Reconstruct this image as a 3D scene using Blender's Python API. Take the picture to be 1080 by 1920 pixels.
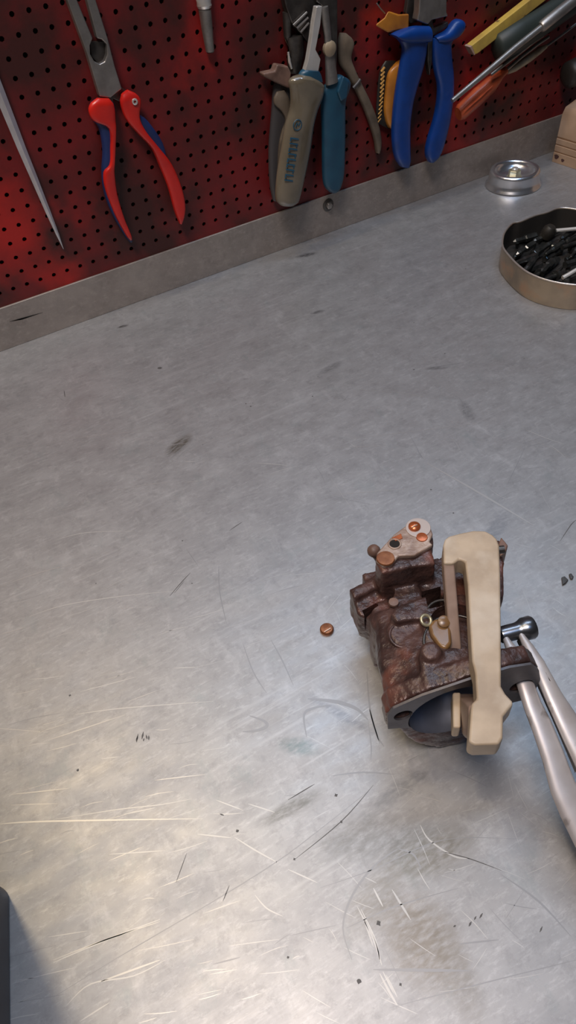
import bpy, bmesh, math, random
from mathutils import Vector, Matrix, noise as mnoise
random.seed(7)
sc = bpy.context.scene
for o in list(bpy.data.objects): bpy.data.objects.remove(o)
C = sc.collection
MM = 0.001

# ------------------------------------------------------------------ camera
CAM = Vector((-90.016, -609.2389, 343.6701))          # millimetres; bench top is z=0, pegboard face is y=0
RIGHT = Vector((0.870012, -0.484151, -0.093147))
DOWN = Vector((-0.41775, -0.623556, -0.660805))
FWD = Vector((0.261847, 0.61382, -0.744756))
cd = bpy.data.cameras.new('camera'); cam = bpy.data.objects.new('camera', cd); C.objects.link(cam)
cd.sensor_fit = 'VERTICAL'; cd.sensor_height = 36; cd.lens = 1265 / 1920 * 36
cd.clip_start = 0.01; cd.clip_end = 50
m = Matrix((RIGHT, -DOWN, -FWD)).transposed().to_4x4(); m.translation = CAM * MM
cam.matrix_world = m
sc.camera = cam

# ------------------------------------------------------------------ view, world, lamps
sc.view_settings.view_transform = 'Standard'; sc.view_settings.look = 'None'
sc.view_settings.gamma = 1; sc.view_settings.exposure = 0.0
w = bpy.data.worlds.new('room_air'); sc.world = w; w.use_nodes = True
w.node_tree.nodes['Background'].inputs[0].default_value = (0.80, 0.86, 1.0, 1)
w.node_tree.nodes['Background'].inputs[1].default_value = 0.01

def lamp(name, loc, target, sx, sy, power, col):
    l = bpy.data.lights.new(name, 'AREA'); l.shape = 'RECTANGLE'; l.size = sx; l.size_y = sy
    l.energy = power; l.color = col
    o = bpy.data.objects.new(name, l); C.objects.link(o); o.location = loc
    d = Vector(target) - Vector(loc); o.rotation_euler = d.to_track_quat('-Z', 'Y').to_euler()
    return o
lamp('warm_bench_lamp', (-0.29, -0.03, 1.75), (-0.17, -0.58, 0), 0.09, 0.08, 3.0, (1.0, 0.82, 0.56))
lamp('warm_low_fill', (-0.29, -0.03, 0.95), (-0.17, -0.58, 0), 0.08, 0.06, 1.4, (1.0, 0.78, 0.50))  # added warm fill below the bench lamp, balances brightness, no known source
lamp('cool_tube_lamp', (0.32, -0.10, 1.05), (0.15, -0.55, 0), 0.75, 0.16, 3.9, (0.63, 0.78, 1.0))
lamp('blue_overhead_fill', (-0.2, -1.2, 2.2), (0.0, -0.45, 0), 1.0, 0.6, 6.3, (0.15, 0.48, 1.0))  # added blue fill, placed and coloured for tone balance, no known source
lamp('overhead_lamp', (-0.37, -0.74, 1.50), (-0.2, -0.60, 0), 0.4, 0.4, 16.0, (1.0, 0.86, 0.77))

# ------------------------------------------------------------------ pixel -> place
def ray(x, y): return RIGHT * (x - 540) + DOWN * (y - 960) + FWD * 1265
def T(x, y, z=0.0):
    d = ray(x, y); return CAM + d * ((z - CAM.z) / d.z)           # point at height z (mm)
def W(x, y, off=0.0):
    d = ray(x, y); return CAM + d * ((-off - CAM.y) / d.y)        # point at distance off from the pegboard (mm)
OC = T(835, 1404, 0); AX = Vector((0.951, -0.309, 0)); BX = Vector((0.309, 0.951, 0)); ZX = Vector((0, 0, 1))
def Lc(a, b, z): return OC + AX * a + BX * b + ZX * z             # carburettor frame
def Fp(x, y, b=0.0):
    d = ray(x, y); s = ((OC + BX * b - CAM).dot(BX)) / d.dot(BX); return CAM + d * s

# ------------------------------------------------------------------ materials
def mat(name, col, rough=0.5, metal=0.0, col2=None, scale=60, bump=0.0, bscale=200, coat=0.0, spec=0.5, detail=6, lo=0.35, hi=0.65, col3=None, scale3=20, lo3=.5, hi3=.65, rvar=0.0):
    M = bpy.data.materials.new(name); M.use_nodes = True; nt = M.node_tree; b = nt.nodes['Principled BSDF']
    b.inputs['Base Color'].default_value = (*col, 1); b.inputs['Roughness'].default_value = rough
    b.inputs['Metallic'].default_value = metal; b.inputs['Specular IOR Level'].default_value = spec
    b.inputs['Coat Weight'].default_value = coat; b.inputs['Coat Roughness'].default_value = 0.15
    tc = nt.nodes.new('ShaderNodeTexCoord')
    def nz(sc_, d=detail):
        n = nt.nodes.new('ShaderNodeTexNoise'); n.inputs['Scale'].default_value = sc_; n.inputs['Detail'].default_value = d
        nt.links.new(tc.outputs['Object'], n.inputs['Vector']); return n
    def ramp(n, lo_, hi_):
        r = nt.nodes.new('ShaderNodeMapRange'); r.inputs[1].default_value = lo_; r.inputs[2].default_value = hi_
        nt.links.new(n.outputs['Fac'], r.inputs[0]); return r.outputs[0]
    cur = None
    if col2:
        mx = nt.nodes.new('ShaderNodeMix'); mx.data_type = 'RGBA'
        mx.inputs[6].default_value = (*col, 1); mx.inputs[7].default_value = (*col2, 1)
        f = ramp(nz(scale), lo, hi); nt.links.new(f, mx.inputs[0]); cur = mx.outputs[2]
        if rvar:
            mr = nt.nodes.new('ShaderNodeMapRange'); mr.inputs[3].default_value = rough; mr.inputs[4].default_value = rough + rvar
            nt.links.new(f, mr.inputs[0]); nt.links.new(mr.outputs[0], b.inputs['Roughness'])
    if col3:
        mx = nt.nodes.new('ShaderNodeMix'); mx.data_type = 'RGBA'; mx.inputs[7].default_value = (*col3, 1)
        if cur: nt.links.new(cur, mx.inputs[6])
        else: mx.inputs[6].default_value = (*col, 1)
        nt.links.new(ramp(nz(scale3), lo3, hi3), mx.inputs[0]); cur = mx.outputs[2]
    if cur: nt.links.new(cur, b.inputs['Base Color'])
    if bump:
        bp = nt.nodes.new('ShaderNodeBump'); bp.inputs['Strength'].default_value = 1.0; bp.inputs['Distance'].default_value = bump * MM
        nt.links.new(nz(bscale, 4).outputs['Fac'], bp.inputs['Height']); nt.links.new(bp.outputs[0], b.inputs['Normal'])
    return M

SMUDGES = [  # px, py, length mm, width mm, angle deg (in px), strength, colour
    (336, 834, 17, 8, -42, .55, (.10, .085, .06)), (545, 1515, 22, 5, -28, .35, (.11, .11, .09)),
    (800, 1600, 30, 14, -20, .40, (.17, .155, .12)), (700, 1570, 40, 14, -10, .3, (.15, .145, .13)),
    (790, 1760, 26, 20, 60, .38, (.19, .16, .12)), (575, 478, 14, 5, -12, .5, (.06, .06, .065)),
    (700, 1690, 22, 12, -60, .25, (.2, .18, .14)), (560, 1400, 14, 6, 10, .35, (.14, .2, .2)),
    (875, 770, 16, 6, 60, .3, (.12, .12, .12)), (620, 690, 16, 5, -30, .3, (.12, .12, .12)),
    (230, 612, 7, 2.5, -15, .85, (.035, .03, .028)), (300, 690, 2.6, 2.2, 0, .9, (.03, .028, .028)),
    (820, 690, 12, 3, -5, .35, (.1, .1, .1)), (595, 585, 8, 3, -12, .45, (.08, .08, .08)),
    (750, 1480, 30, 6, -35, .3, (.16, .17, .18)), (860, 1830, 24, 10, 70, .25, (.2, .18, .15)),
    (930, 990, 8, 22, 20, .25, (.16, .17, .19)), (640, 1340, 26, 3.5, 30, .3, (.16, .17, .19)),
]
def bench_mat(name, mul=1.0, marks=True, base=(.385, .382, .384), metal=.60, rough=.43):
    M = bpy.data.materials.new(name); M.use_nodes = True; nt = M.node_tree; b = nt.nodes['Principled BSDF']
    L = nt.links.new; N = nt.nodes.new
    tc = N('ShaderNodeTexCoord')
    def noise(scale, rot=0, st=(1, 1, 1), d=6, rg=.55):
        mp = N('ShaderNodeMapping'); mp.inputs['Rotation'].default_value = (0, 0, rot); mp.inputs['Scale'].default_value = st
        L(tc.outputs['Object'], mp.inputs['Vector'])
        n = N('ShaderNodeTexNoise'); n.inputs['Scale'].default_value = scale; n.inputs['Detail'].default_value = d; n.inputs['Roughness'].default_value = rg
        L(mp.outputs[0], n.inputs['Vector']); return n.outputs['Fac']
    def rng(s, a, b_, c=0, d=1):
        r = N('ShaderNodeMapRange'); r.inputs[1].default_value = a; r.inputs[2].default_value = b_; r.inputs[3].default_value = c; r.inputs[4].default_value = d
        L(s, r.inputs[0]); return r.outputs[0]
    def mix(fac, c1, c2, bt='MIX'):
        x = N('ShaderNodeMix'); x.data_type = 'RGBA'; x.blend_type = bt
        for i, c in ((0, fac), (6, c1), (7, c2)):
            if hasattr(c, 'is_linked'): L(c, x.inputs[i])
            else: x.inputs[i].default_value = c if i == 0 else (*c, 1)
        return x.outputs[2]
    base = tuple(v * mul for v in base)
    c = mix(rng(noise(9, 0, (1, 1, 1), 5), .3, .7), tuple(v * .95 for v in base), tuple(v * 1.05 for v in base))
    c = mix(rng(noise(38, .4, (1, 1.6, 1), 8, .7), .42, .72), c, tuple(v * .86 for v in base))          # cloudy wear
    c = mix(rng(noise(75, 1.9, (1, .5, 1), 6, .7), .55, .8), c, tuple(min(1, v * 1.3) for v in base))
    c = mix(rng(noise(120, .7, (1, 1, 1), 8, .8), .5, .72), c, tuple(v * .74 for v in base))
    c = mix(rng(noise(230, .35, (.5, 1.6, 1), 6, .8), .52, .72), c, tuple(min(1, v * 1.28) for v in base))
    c = mix(rng(noise(46, 2.2, (1, .6, 1), 8, .75), .56, .74), c, tuple(v * k_ for v, k_ in zip(base, (.80, .86, .86))))
    for rot, st, lo, hi, k in ((.34, (5, 260, 1), .60, .78, 1.22), (.18, (4, 330, 1), .62, .8, 1.22),
                               (.26, (9, 420, 1), .62, .8, .84), (-.95, (9, 300, 1), .70, .84, 1.15)):
        msk = N('ShaderNodeMath'); msk.operation = 'MULTIPLY'
        L(rng(noise(1, rot, st, 3, .5), lo, hi), msk.inputs[0]); L(rng(noise(14, rot), .45, .62), msk.inputs[1])
        c = mix(msk.outputs[0], c, tuple(min(1, v * k) for v in base))
    if marks:
        for (px, py, lx, ly, ang, s, colr) in SMUDGES:
            p = T(px, py); q = T(px + 20 * math.cos(math.radians(ang)), py + 20 * math.sin(math.radians(ang)))
            mp = N('ShaderNodeMapping'); mp.vector_type = 'TEXTURE'
            mp.inputs['Location'].default_value = ((p.x - 200) * MM, (p.y + 300) * MM, 0); mp.inputs['Rotation'].default_value = (0, 0, math.atan2(q.y - p.y, q.x - p.x))
            mp.inputs['Scale'].default_value = (lx * MM, ly * MM, .02)
            L(tc.outputs['Object'], mp.inputs['Vector'])
            g = N('ShaderNodeTexGradient'); g.gradient_type = 'SPHERICAL'; L(mp.outputs[0], g.inputs['Vector'])
            ad = N('ShaderNodeMath'); ad.operation = 'MULTIPLY'; L(rng(g.outputs['Fac'], 0.05, .6), ad.inputs[0])
            L(rng(noise(170 if lx > 5 else 400, math.radians(35), (1, 3, 1), 4, .6), .30, .60, .3 * s, min(.9, 1.7 * s)), ad.inputs[1])
            c = mix(ad.outputs[0], c, colr)
    L(c, b.inputs['Base Color']); b.inputs['Metallic'].default_value = metal
    L(rng(noise(30, .3, (1, 2, 1), 6, .6), .3, .7, rough - .05, rough + .09), b.inputs['Roughness'])
    bp = N('ShaderNodeBump'); bp.inputs['Distance'].default_value = .0003; bp.inputs['Strength'].default_value = .12
    L(noise(1, .3, (40, 500, 1), 4), bp.inputs['Height']); L(bp.outputs[0], b.inputs['Normal'])
    return M

m_bench = bench_mat('brushed_sheet_metal')
m_upst = bench_mat('dull_sheet_metal', .80, False, base=(.43, .375, .335), metal=.5, rough=.5)
m_scl = mat('bright_scratch', (.53, .52, .50), .44, .55)
m_scm = mat('faint_scratch', (.50, .49, .475), .38, .62)
m_scd = mat('dark_grease_mark', (.085, .08, .078), .5)
m_scg = mat('grey_scuff', (.30, .30, .305), .45, .58)
m_peg = mat('red_painted_steel', (.165, .0075, .0080), .5, 0, (.048, .0085, .0065), 14, .15, 300, lo=.40, hi=.60, col3=(.40, .011, .007), scale3=9, lo3=.55, hi3=.70)
m_dark = mat('void_shade', (.012, .009, .008), .9)  # near black, paints the darkness inside gap and hole
m_wall = mat('grey_plaster', (.16, .15, .14), .9, 0, (.2, .19, .18), 5)
m_steel = mat('worn_steel', (.42, .39, .36), .36, .85, (.26, .24, .22), 90, rvar=.15)
m_brite = mat('polished_steel', (.80, .77, .73), .25, .6, (.66, .63, .58), 60)
m_zinc = mat('zinc_plate', (.78, .80, .84), .25, .93, (.68, .69, .72), 40)
m_dsteel = mat('dark_steel', (.12, .11, .10), .38, .8, (.07, .06, .055), 120)
m_spike = mat('spike_steel', (.74, .75, .78), .32, .5, (.60, .60, .62), 70)
m_red = mat('red_grip', (.62, .018, .010), .34, 0, (.48, .014, .010), 60, coat=.2)
m_navy = mat('navy_grip', (.012, .028, .12), .5, 0, (.01, .02, .08), 60)
m_blue = mat('blue_grip', (.004, .044, .235), .38, 0, (.004, .036, .18), 80, coat=.1)
m_teal = mat('teal_grip', (.014, .075, .125), .42, 0, (.012, .055, .10), 60, coat=.1)
m_grey = mat('olive_grey_grip', (.165, .135, .092), .14, 0, (.12, .10, .07), 50, coat=.8)
m_beige = mat('dirty_beige_grip', (.19, .145, .10), .5, 0, (.085, .065, .045), 45)
m_dgrey = mat('dark_grey_grip', (.055, .05, .05), .45)
m_brown = mat('rusty_collar', (.22, .13, .095), .5, 0, (.1, .055, .04), 90)
m_orange = mat('amber_orange_grip', (.52, .20, .022), .38, 0, (.34, .12, .016), 60, coat=.2)
m_gold = mat('golden_rib', (.55, .30, .08), .4)
m_bgrip = mat('blackish_grip', (.02, .017, .013), .5)
m_yellow = mat('yellow_paint', (.58, .40, .075), .5, 0, (.40, .26, .06), 60, col3=(.16, .10, .04), scale3=140, lo3=.62, hi3=.7)
m_pinkend = mat('worn_end', (.40, .26, .20), .6)
m_dgreen = mat('dark_green_handle', (.022, .030, .026), .5)
m_ored = mat('orange_red_handle', (.58, .105, .032), .42, 0, (.36, .06, .024), 50, coat=.1)
m_bronze = mat('dull_brass', (.50, .40, .27), .45, .1, (.30, .23, .15), 80)
m_wood = mat('pale_plywood', (.42, .285, .185), .6, 0, (.34, .22, .14), 22, .1, 300, col3=(.50, .355, .25), scale3=14)
m_wood2 = mat('wood_groove', (.22, .12, .06), .7)
m_stain = mat('oil_stain', (.07, .03, .025), .6)
m_tin = mat('tarnished_tinplate', (.40, .32, .23), .36, .6, (.27, .22, .165), 45, col3=(.46, .28, .17), scale3=34, lo3=.54, hi3=.68)
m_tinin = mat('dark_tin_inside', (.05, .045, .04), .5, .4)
m_rim = mat('worn_rim', (.66, .60, .55), .35, .8)
m_bit = mat('blackened_bit', (.05, .053, .05), .24, .75, (.10, .10, .095), 220)
m_bitl = mat('bright_bit', (.78, .75, .70), .35, .35)
m_nut = mat('yellow_zinc', (.50, .45, .30), .38, .7)
m_carb = mat('corroded_casting', (.042, .024, .021), .29, .15, (.098, .050, .041), 95, .55, 420, lo=.38, hi=.66, col3=(.21, .075, .050), scale3=42, lo3=.56, hi3=.74, rvar=.15)
m_carbgrey = mat('machined_grey_face', (.135, .128, .135), .42, .5, (.085, .075, .078), 70, .1, 300)
m_bore = mat('dark_blued_bore', (.20, .215, .27), .35, .5, (.12, .13, .165), 40)
m_plate = mat('worn_beige_plate', (.40, .29, .225), .36, .2, (.25, .165, .125), 130, .25, 350, col3=(.54, .43, .36), scale3=85, lo3=.55, hi3=.68)
m_copper = mat('copper_orange', (.50, .135, .045), .28, .5, (.36, .09, .03), 150)
m_washer = mat('pale_washer', (.47, .39, .345), .4, .3)
m_float = mat('yellowed_plastic', (.49, .385, .27), .46, 0, (.36, .275, .19), 70, .1, 220, col3=(.55, .47, .37), scale3=38, lo3=.5, hi3=.7)
m_floatshade = mat('shaded_plastic', (.34, .245, .195), .42, 0, (.20, .13, .10), 60)  # float plastic with shade painted into the colour, for arm and lobe
m_amber = mat('amber_plastic', (.20, .105, .038), .3, 0, (.12, .065, .03), 120, coat=.1)
m_jaw = mat('nickel_steel', (.62, .58, .565), .42, .4, (.50, .45, .43), 60, col3=(.32, .28, .26), scale3=75, lo3=.66, hi3=.72)
m_pin = mat('gunmetal', (.26, .27, .29), .28, .9, (.16, .165, .175), 120)
m_case = mat('dark_taupe_plastic', (.085, .066, .058), .45)
m_screw = mat('brown_brass', (.30, .115, .045), .38, .6, (.2, .07, .03), 300)
m_silver = mat('pale_slot', (.80, .55, .40), .35, .6)

# ------------------------------------------------------------------ builders
ORG = {}
def link(o, label=None, cat=None, group=None, kind=None):
    if o.name not in C.objects: C.objects.link(o)
    if label: o['label'] = label
    if cat: o['category'] = cat
    if group: o['group'] = group
    if kind: o['kind'] = kind
    return o
def thing(name, loc, label, cat, group=None, kind=None):
    o = bpy.data.objects.new(name, None); o.empty_display_size = .01
    loc = Vector(loc) * MM; o.location = loc; ORG[o] = loc
    return link(o, label, cat, group, kind)
def obj(name, bm, mats, parent=None, bevel=0, seg=3, sharp=38, label=None, cat=None, group=None, kind=None, loc=None):
    """bm is in millimetres, world frame."""
    org = ORG[parent] if parent else (Vector(loc) * MM if loc is not None else Vector((0, 0, 0)))
    bm.normal_update()
    bmesh.ops.recalc_face_normals(bm, faces=bm.faces[:])
    for v in bm.verts: v.co = v.co * MM - org
    for f in bm.faces: f.smooth = True
    if not bevel:
        for e in bm.edges:
            if len(e.link_faces) == 2 and e.calc_face_angle(0) > math.radians(sharp): e.smooth = False
    me = bpy.data.meshes.new(name); bm.to_mesh(me); bm.free()
    for k in (mats if isinstance(mats, (list, tuple)) else [mats]): me.materials.append(k)
    o = bpy.data.objects.new(name, me)
    if parent: o.parent = parent; ORG[o] = ORG[parent]
    else: o.location = org; ORG[o] = org
    if bevel:
        b = o.modifiers.new('bevel', 'BEVEL'); b.width = bevel * MM; b.segments = seg; b.limit_method = 'ANGLE'; b.angle_limit = math.radians(35)
        wn = o.modifiers.new('wn', 'WEIGHTED_NORMAL'); wn.keep_sharp = True
    return link(o, label, cat, group, kind)
def prism(bm, pts, vec, mi=0, pts2=None):
    """closed prism from polygon pts, extruded by vec (or to polygon pts2)"""
    a = [bm.verts.new(p) for p in pts]
    b = [bm.verts.new(p) for p in (pts2 or [Vector(p) + vec for p in pts])]
    n = len(a); fs = [bm.faces.new(a), bm.faces.new(b[::-1])]
    for i in range(n): fs.append(bm.faces.new((a[i], b[i], b[(i + 1) % n], a[(i + 1) % n])))
    for f in fs: f.material_index = mi
    return bm
def frame_of(d):
    d = d.normalized(); u = d.cross(Vector((0, 0, 1)))
    if u.length < 1e-3: u = d.cross(Vector((0, 1, 0)))
    u.normalize(); return u, u.cross(d).normalized()
def rings(bm, R, mi=0, cap=True, closed=False):
    V = [[bm.verts.new(p) for p in r] for r in R]; n = len(V[0])
    last = len(V) if closed else len(V) - 1
    for k in range(last):
        A, B = V[k], V[(k + 1) % len(V)]
        for i in range(n):
            f = bm.faces.new((A[i], A[(i + 1) % n], B[(i + 1) % n], B[i])); f.material_index = mi
    if cap and not closed:
        for r in (V[0], V[-1]):
            f = bm.faces.new(r); f.material_index = mi
    return bm
def tube(bm, path, rad, seg=16, mi=0, squash=1.0, up=None, cap=True, phase=0):
    path = [Vector(p) for p in path]; R = []
    for i, p in enumerate(path):
        d = (path[min(i + 1, len(path) - 1)] - path[max(i - 1, 0)])
        if up is not None:
            d.normalize(); u = d.cross(Vector(up)).normalized(); v = u.cross(d).normalized()
        else: u, v = frame_of(d)
        r = rad[i] if isinstance(rad, (list, tuple)) else rad
        R.append([p + (u * math.cos(phase + 2 * math.pi * k / seg) + v * math.sin(phase + 2 * math.pi * k / seg) * squash) * r for k in range(seg)])
    return rings(bm, R, mi, cap)
def lathe(bm, c, prof, axis=(0, 0, 1), seg=48, mi=0):
    """prof: list of (r, h); closed with caps where r==0"""
    c = Vector(c); d = Vector(axis).normalized(); u, v = frame_of(d); R = []
    for r, h in prof:
        r = max(r, .001)
        R.append([c + d * h + (u * math.cos(2 * math.pi * k / seg) + v * math.sin(2 * math.pi * k / seg)) * r for k in range(seg)])
    return rings(bm, R, mi, True)
def torus(bm, c, R_, r_, axis=(0, 0, 1), seg=32, sub=10, a0=0, a1=360, mi=0):
    c = Vector(c); d = Vector(axis).normalized(); u, v = frame_of(d); RR = []
    full = abs(a1 - a0) >= 360; n = seg if full else seg + 1
    for k in range(n):
        t = math.radians(a0 + (a1 - a0) * k / seg); e = u * math.cos(t) + v * math.sin(t)
        RR.append([c + e * (R_ + r_ * math.cos(2 * math.pi * j / sub)) + d * r_ * math.sin(2 * math.pi * j / sub) for j in range(sub)])
    return rings(bm, RR, mi, not full, full)
def catmull(p, n=4):
    out = []
    for i in range(len(p) - 1):
        a, b, c, d = p[max(i - 1, 0)], p[i], p[i + 1], p[min(i + 2, len(p) - 1)]
        for k in range(n):
            t = k / n
            out.append(tuple(.5 * ((2 * b[j]) + (-a[j] + c[j]) * t + (2 * a[j] - 5 * b[j] + 4 * c[j] - d[j]) * t * t + (-a[j] + 3 * b[j] - 3 * c[j] + d[j]) * t ** 3) for j in range(len(b))))
    out.append(p[-1]); return out
def grip(bm, left, right, off, depth, ex=2.6, n=4, seg=24, mi=0, lo=0, taper=True):
    """a moulded grip between two traced edges (pixels), lying against the board at mid-depth off, rounded section"""
    L = catmull(left, n); Rr = catmull(right, n); R = []; m_ = len(L)
    for i in range(m_):
        a, b = W(*L[i], off), W(*Rr[i], off); c = (a + b) / 2; u = (b - a) / 2; v = Vector((0, -1, 0)) * depth / 2
        if taper:
            e = min(i, m_ - 1 - i) / 2.0
            if e < 1: k = .62 + .38 * e; v = v * k; u = u * (.72 + .28 * e)
        ring = []
        for k in range(seg):
            t = 2 * math.pi * k / seg; x, y = math.cos(t), math.sin(t)
            ring.append(c + u * (abs(x) ** (2 / ex) * (1 if x >= 0 else -1)) + v * (abs(y) ** (2 / ex) * (1 if y >= 0 else -1)))
        R.append(ring)
    return rings(bm, R, mi)
def crop(pts, ox, oy, s): return [(ox + x / s, oy + y / s) for x, y in pts]
def wprism(bm, pts, off, thick, mi=0):
    return prism(bm, [W(*p, off + thick) for p in pts], Vector((0, thick, 0)), mi)
def zprism(bm, pts, zt, zb, mi=0): return prism(bm, [T(*p, zt) for p in pts], Vector((0, 0, zb - zt)), mi)
NB = bmesh.new

# ------------------------------------------------------------------ setting: wall, pegboard, bench
def box(bm, x0, x1, y0, y1, z0, z1, mi=0):
    return prism(bm, [Vector((x0, y0, z0)), Vector((x1, y0, z0)), Vector((x1, y1, z0)), Vector((x0, y1, z0))], Vector((0, 0, z1 - z0)), mi)
b = NB(); box(b, -900, 1500, 26, 60, -900, 1100); obj('wall_back', b, m_wall, kind='structure')
b = NB(); box(b, -900, 1500, -1800, 60, -920, -900); obj('floor', b, m_wall, kind='structure')

UPZ = 39.0
peg = thing('pegboard', (250, 0, 38), 'dark red perforated steel tool board behind the bench', 'pegboard')
b = NB(); PT = 12.5; X0 = 7.7 % 1; hr = 1.95
ox, oz = 7.55 + 0, 238.75          # hole (0,0) of the measured grid: u=0,v=0
cols = range(-22, 66); rows = range(-3, 16)
vd = {}
def vert(x, z, y=0.0):
    k = (round(x, 3), round(z, 3), round(y, 3))
    if k not in vd: vd[k] = b.verts.new((x, y, z))
    return vd[k]
for ci in cols:
    for ri in rows:
        cx, cz = ci * PT, (19.1 - ri) * PT
        h = PT / 2
        outer = [(cx + dx * h, cz + dz * h) for dx, dz in ((1, 0), (1, 1), (0, 1), (-1, 1), (-1, 0), (-1, -1), (0, -1), (1, -1))]
        ov = [vert(x, z) for x, z in outer]
        iv = [b.verts.new((cx + hr * math.cos(i * math.pi / 4), 0, cz + hr * math.sin(i * math.pi / 4))) for i in range(8)]
        bv = [b.verts.new((cx + hr * math.cos(i * math.pi / 4), 1.4, cz + hr * math.sin(i * math.pi / 4))) for i in range(8)]
        for i in range(8):
            j = (i + 1) % 8
            b.faces.new((ov[i], ov[j], iv[j], iv[i])); b.faces.new((iv[i], iv[j], bv[j], bv[i]))
zt = (19.1 + 3.5) * PT; zb = (19.1 - 15.5) * PT; xl, xr = -22.5 * PT, 65.5 * PT
bmesh.ops.recalc_face_normals(b, faces=b.faces[:])
obj('perforated_sheet', b, m_peg, peg)
b = NB(); box(b, xl, xr, 0, 1.4, 34, zb); box(b, xl, xr, 0, 1.4, zt, 620); obj('plain_margin', b, m_peg, peg)
b = NB(); box(b, xl, xr, 18, 25.9, 30, 620); obj('dark_gap_sheet', b, m_dark, peg)  # added sheet, its dark colour paints the shade behind the perforations

bench = thing('workbench', (200, -300, 0), 'scratched grey sheet metal workbench with a low upstand along the board', 'workbench')
b = NB(); box(b, -560, 860, -900, 0, -2.5, 0)
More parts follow.
